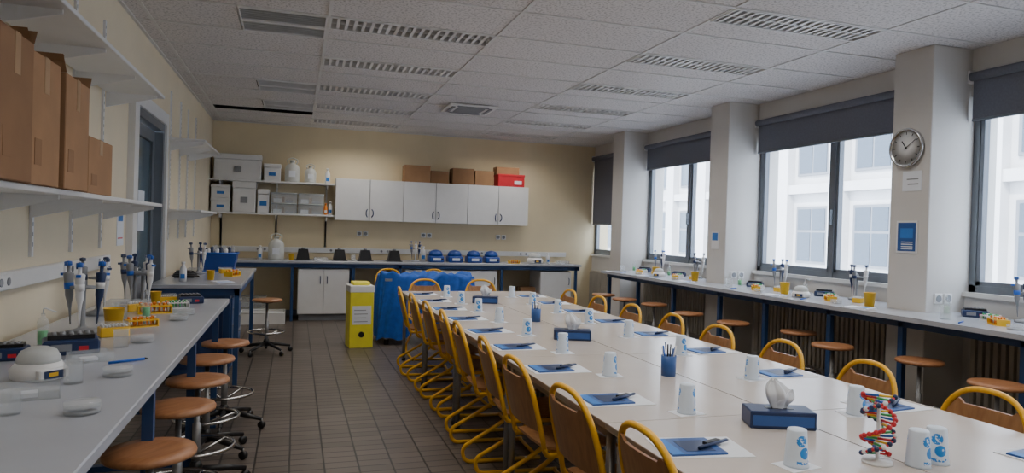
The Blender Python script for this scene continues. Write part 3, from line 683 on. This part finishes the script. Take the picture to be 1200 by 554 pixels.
b.tube(A,.004,redp,8); b.tube(Bp,.004,redp,8)
for k in range(0,n):
    p,q=Vector(A[k]),Vector(Bp[k]); mid=(p+q)/2; b.tube([p,mid],.004,colr[k%4],6); b.tube([mid,q],.004,colr[(k+2)%4],6)
    for pt,cc in ((p,redp),(q,whitep if k%3==1 else blue_dk)):
        b.lathe([(0,-.0085),(.006,-.006),(.0085,0),(.006,.006),(0,.0085)],cc,10,c=tuple(pt))
b.obj('dna_helix_model',(1.77,1.71,TZ))

# ------------------------------------------------------------ column things
b=MB(); M=T(0,0,0,0,0,-math.pi/2)
b.lathe([(0,0),(.155,0),(.16,.02),(.155,.035),(.14,.035),(.138,.02),(0,.02)],chrome,40,M=M); b.lathe([(.138,.0205),(0,.0206)],white,40,M=M)
for k in range(12):
    a=k*math.pi/6; l=.02; 
    b.box(-.003,.003,.105,.105+l,.021,.0225,black,M=M@Matrix.Rotation(a,4,'Z'))
b.box(-.004,.004,-.015,.07,.023,.025,black,M=M@Matrix.Rotation(-.95,4,'Z')); b.box(-.003,.003,-.015,.11,.0255,.027,black,M=M@Matrix.Rotation(-2.55,4,'Z')); b.lathe([(.008,.02),(.008,.029),(0,.029)],black,12,M=M)
b.obj('wall_clock',(4.719,4.36,2.21))
b=MB(); b.box(-.006,0,-.1,.1,0,.26,whitep); b.box(-.0075,-.006,-.085,.085,.015,.245,book); b.box(-.008,-.0075,-.06,.06,.12,.2,blinds_lbl); 
for k in range(4): b.box(-.008,-.0075,-.06,.05,.03+.018*k,.037+.018*k,paper)
b.obj('wall_notice',(4.719,4.34,1.36))
b=MB(); b.box(-.003,0,-.09,.09,0,.16,paper); b.box(-.0035,-.003,-.06,.04,.05,.06,greypl); b.box(-.0035,-.003,-.06,.05,.09,.1,greypl); b.obj('wall_notice',(4.719,4.31,1.86))
b=MB(); b.box(-.006,0,-.07,.07,0,.2,whitep); b.box(-.0075,-.006,-.055,.055,.1,.19,blinds_lbl); b.obj('wall_notice',(4.719,7.0,1.3))
for y in (4.15,6.8): 
    b=MB(); b.box(0,.08,0,.012,0,.08,whitep,bev=.003); b.box(.1,.18,0,.012,0,.08,whitep,bev=.003)
    for q in (.04,.14): b.lathe([(.028,0),(.028,.003)],greypl,12,M=T(q,0,.04,0,math.pi/2))
    b.obj('wall_socket',(4.8,y-.012,.97))
b=MB(); b.box(0,.003,0,.2,0,.28,paper); b.box(.003,.004,.03,.17,.18,.25,blinds_lbl); b.box(.003,.004,.03,.17,.05,.06,redp); b.obj('safety_poster',(XL+.001,5.62,1.25))

# ------------------------------------------------------------ light
w=D.worlds.new('World'); C.scene.world=w; w.use_nodes=True; nt=w.node_tree
bg=nt.nodes['Background']; bg.inputs[0].default_value=(.76,.86,1,1); bg.inputs[1].default_value=15
s=D.lights.new('sun','SUN'); s.energy=14; s.angle=.02; s.color=(1,.96,.9); so=D.objects.new('sun',s); C.collection.objects.link(so)
so.rotation_euler=Vector((.75,.35,-.85)).to_track_quat('-Z','Y').to_euler(); so.location=(-20,0,30)
for a,e in bays:
    l=D.lights.new('window_portal','AREA'); l.shape='RECTANGLE'; l.size=e-a; l.size_y=1.56; l.cycles.is_portal=True
    o=D.objects.new('window_portal',l); C.collection.objects.link(o); o.location=(XW+.2,(a+e)/2,1.84); o.rotation_euler=(math.pi/2,0,math.pi/2)
# ------------------------------------------------------------ camera
cam=D.cameras.new('camera'); cam.sensor_width=36; cam.lens=36*805/1200; cam.clip_start=.05; cam.clip_end=300
co=D.objects.new('camera',cam); C.collection.objects.link(co)
co.matrix_world=Matrix.Translation((0,0,1.45))@Matrix.Rotation(-math.radians(17.5),4,'Z')@Matrix.Rotation(math.radians(90-.53),4,'X')@Matrix.Rotation(math.radians(1.7),4,'Z')
C.scene.camera=co
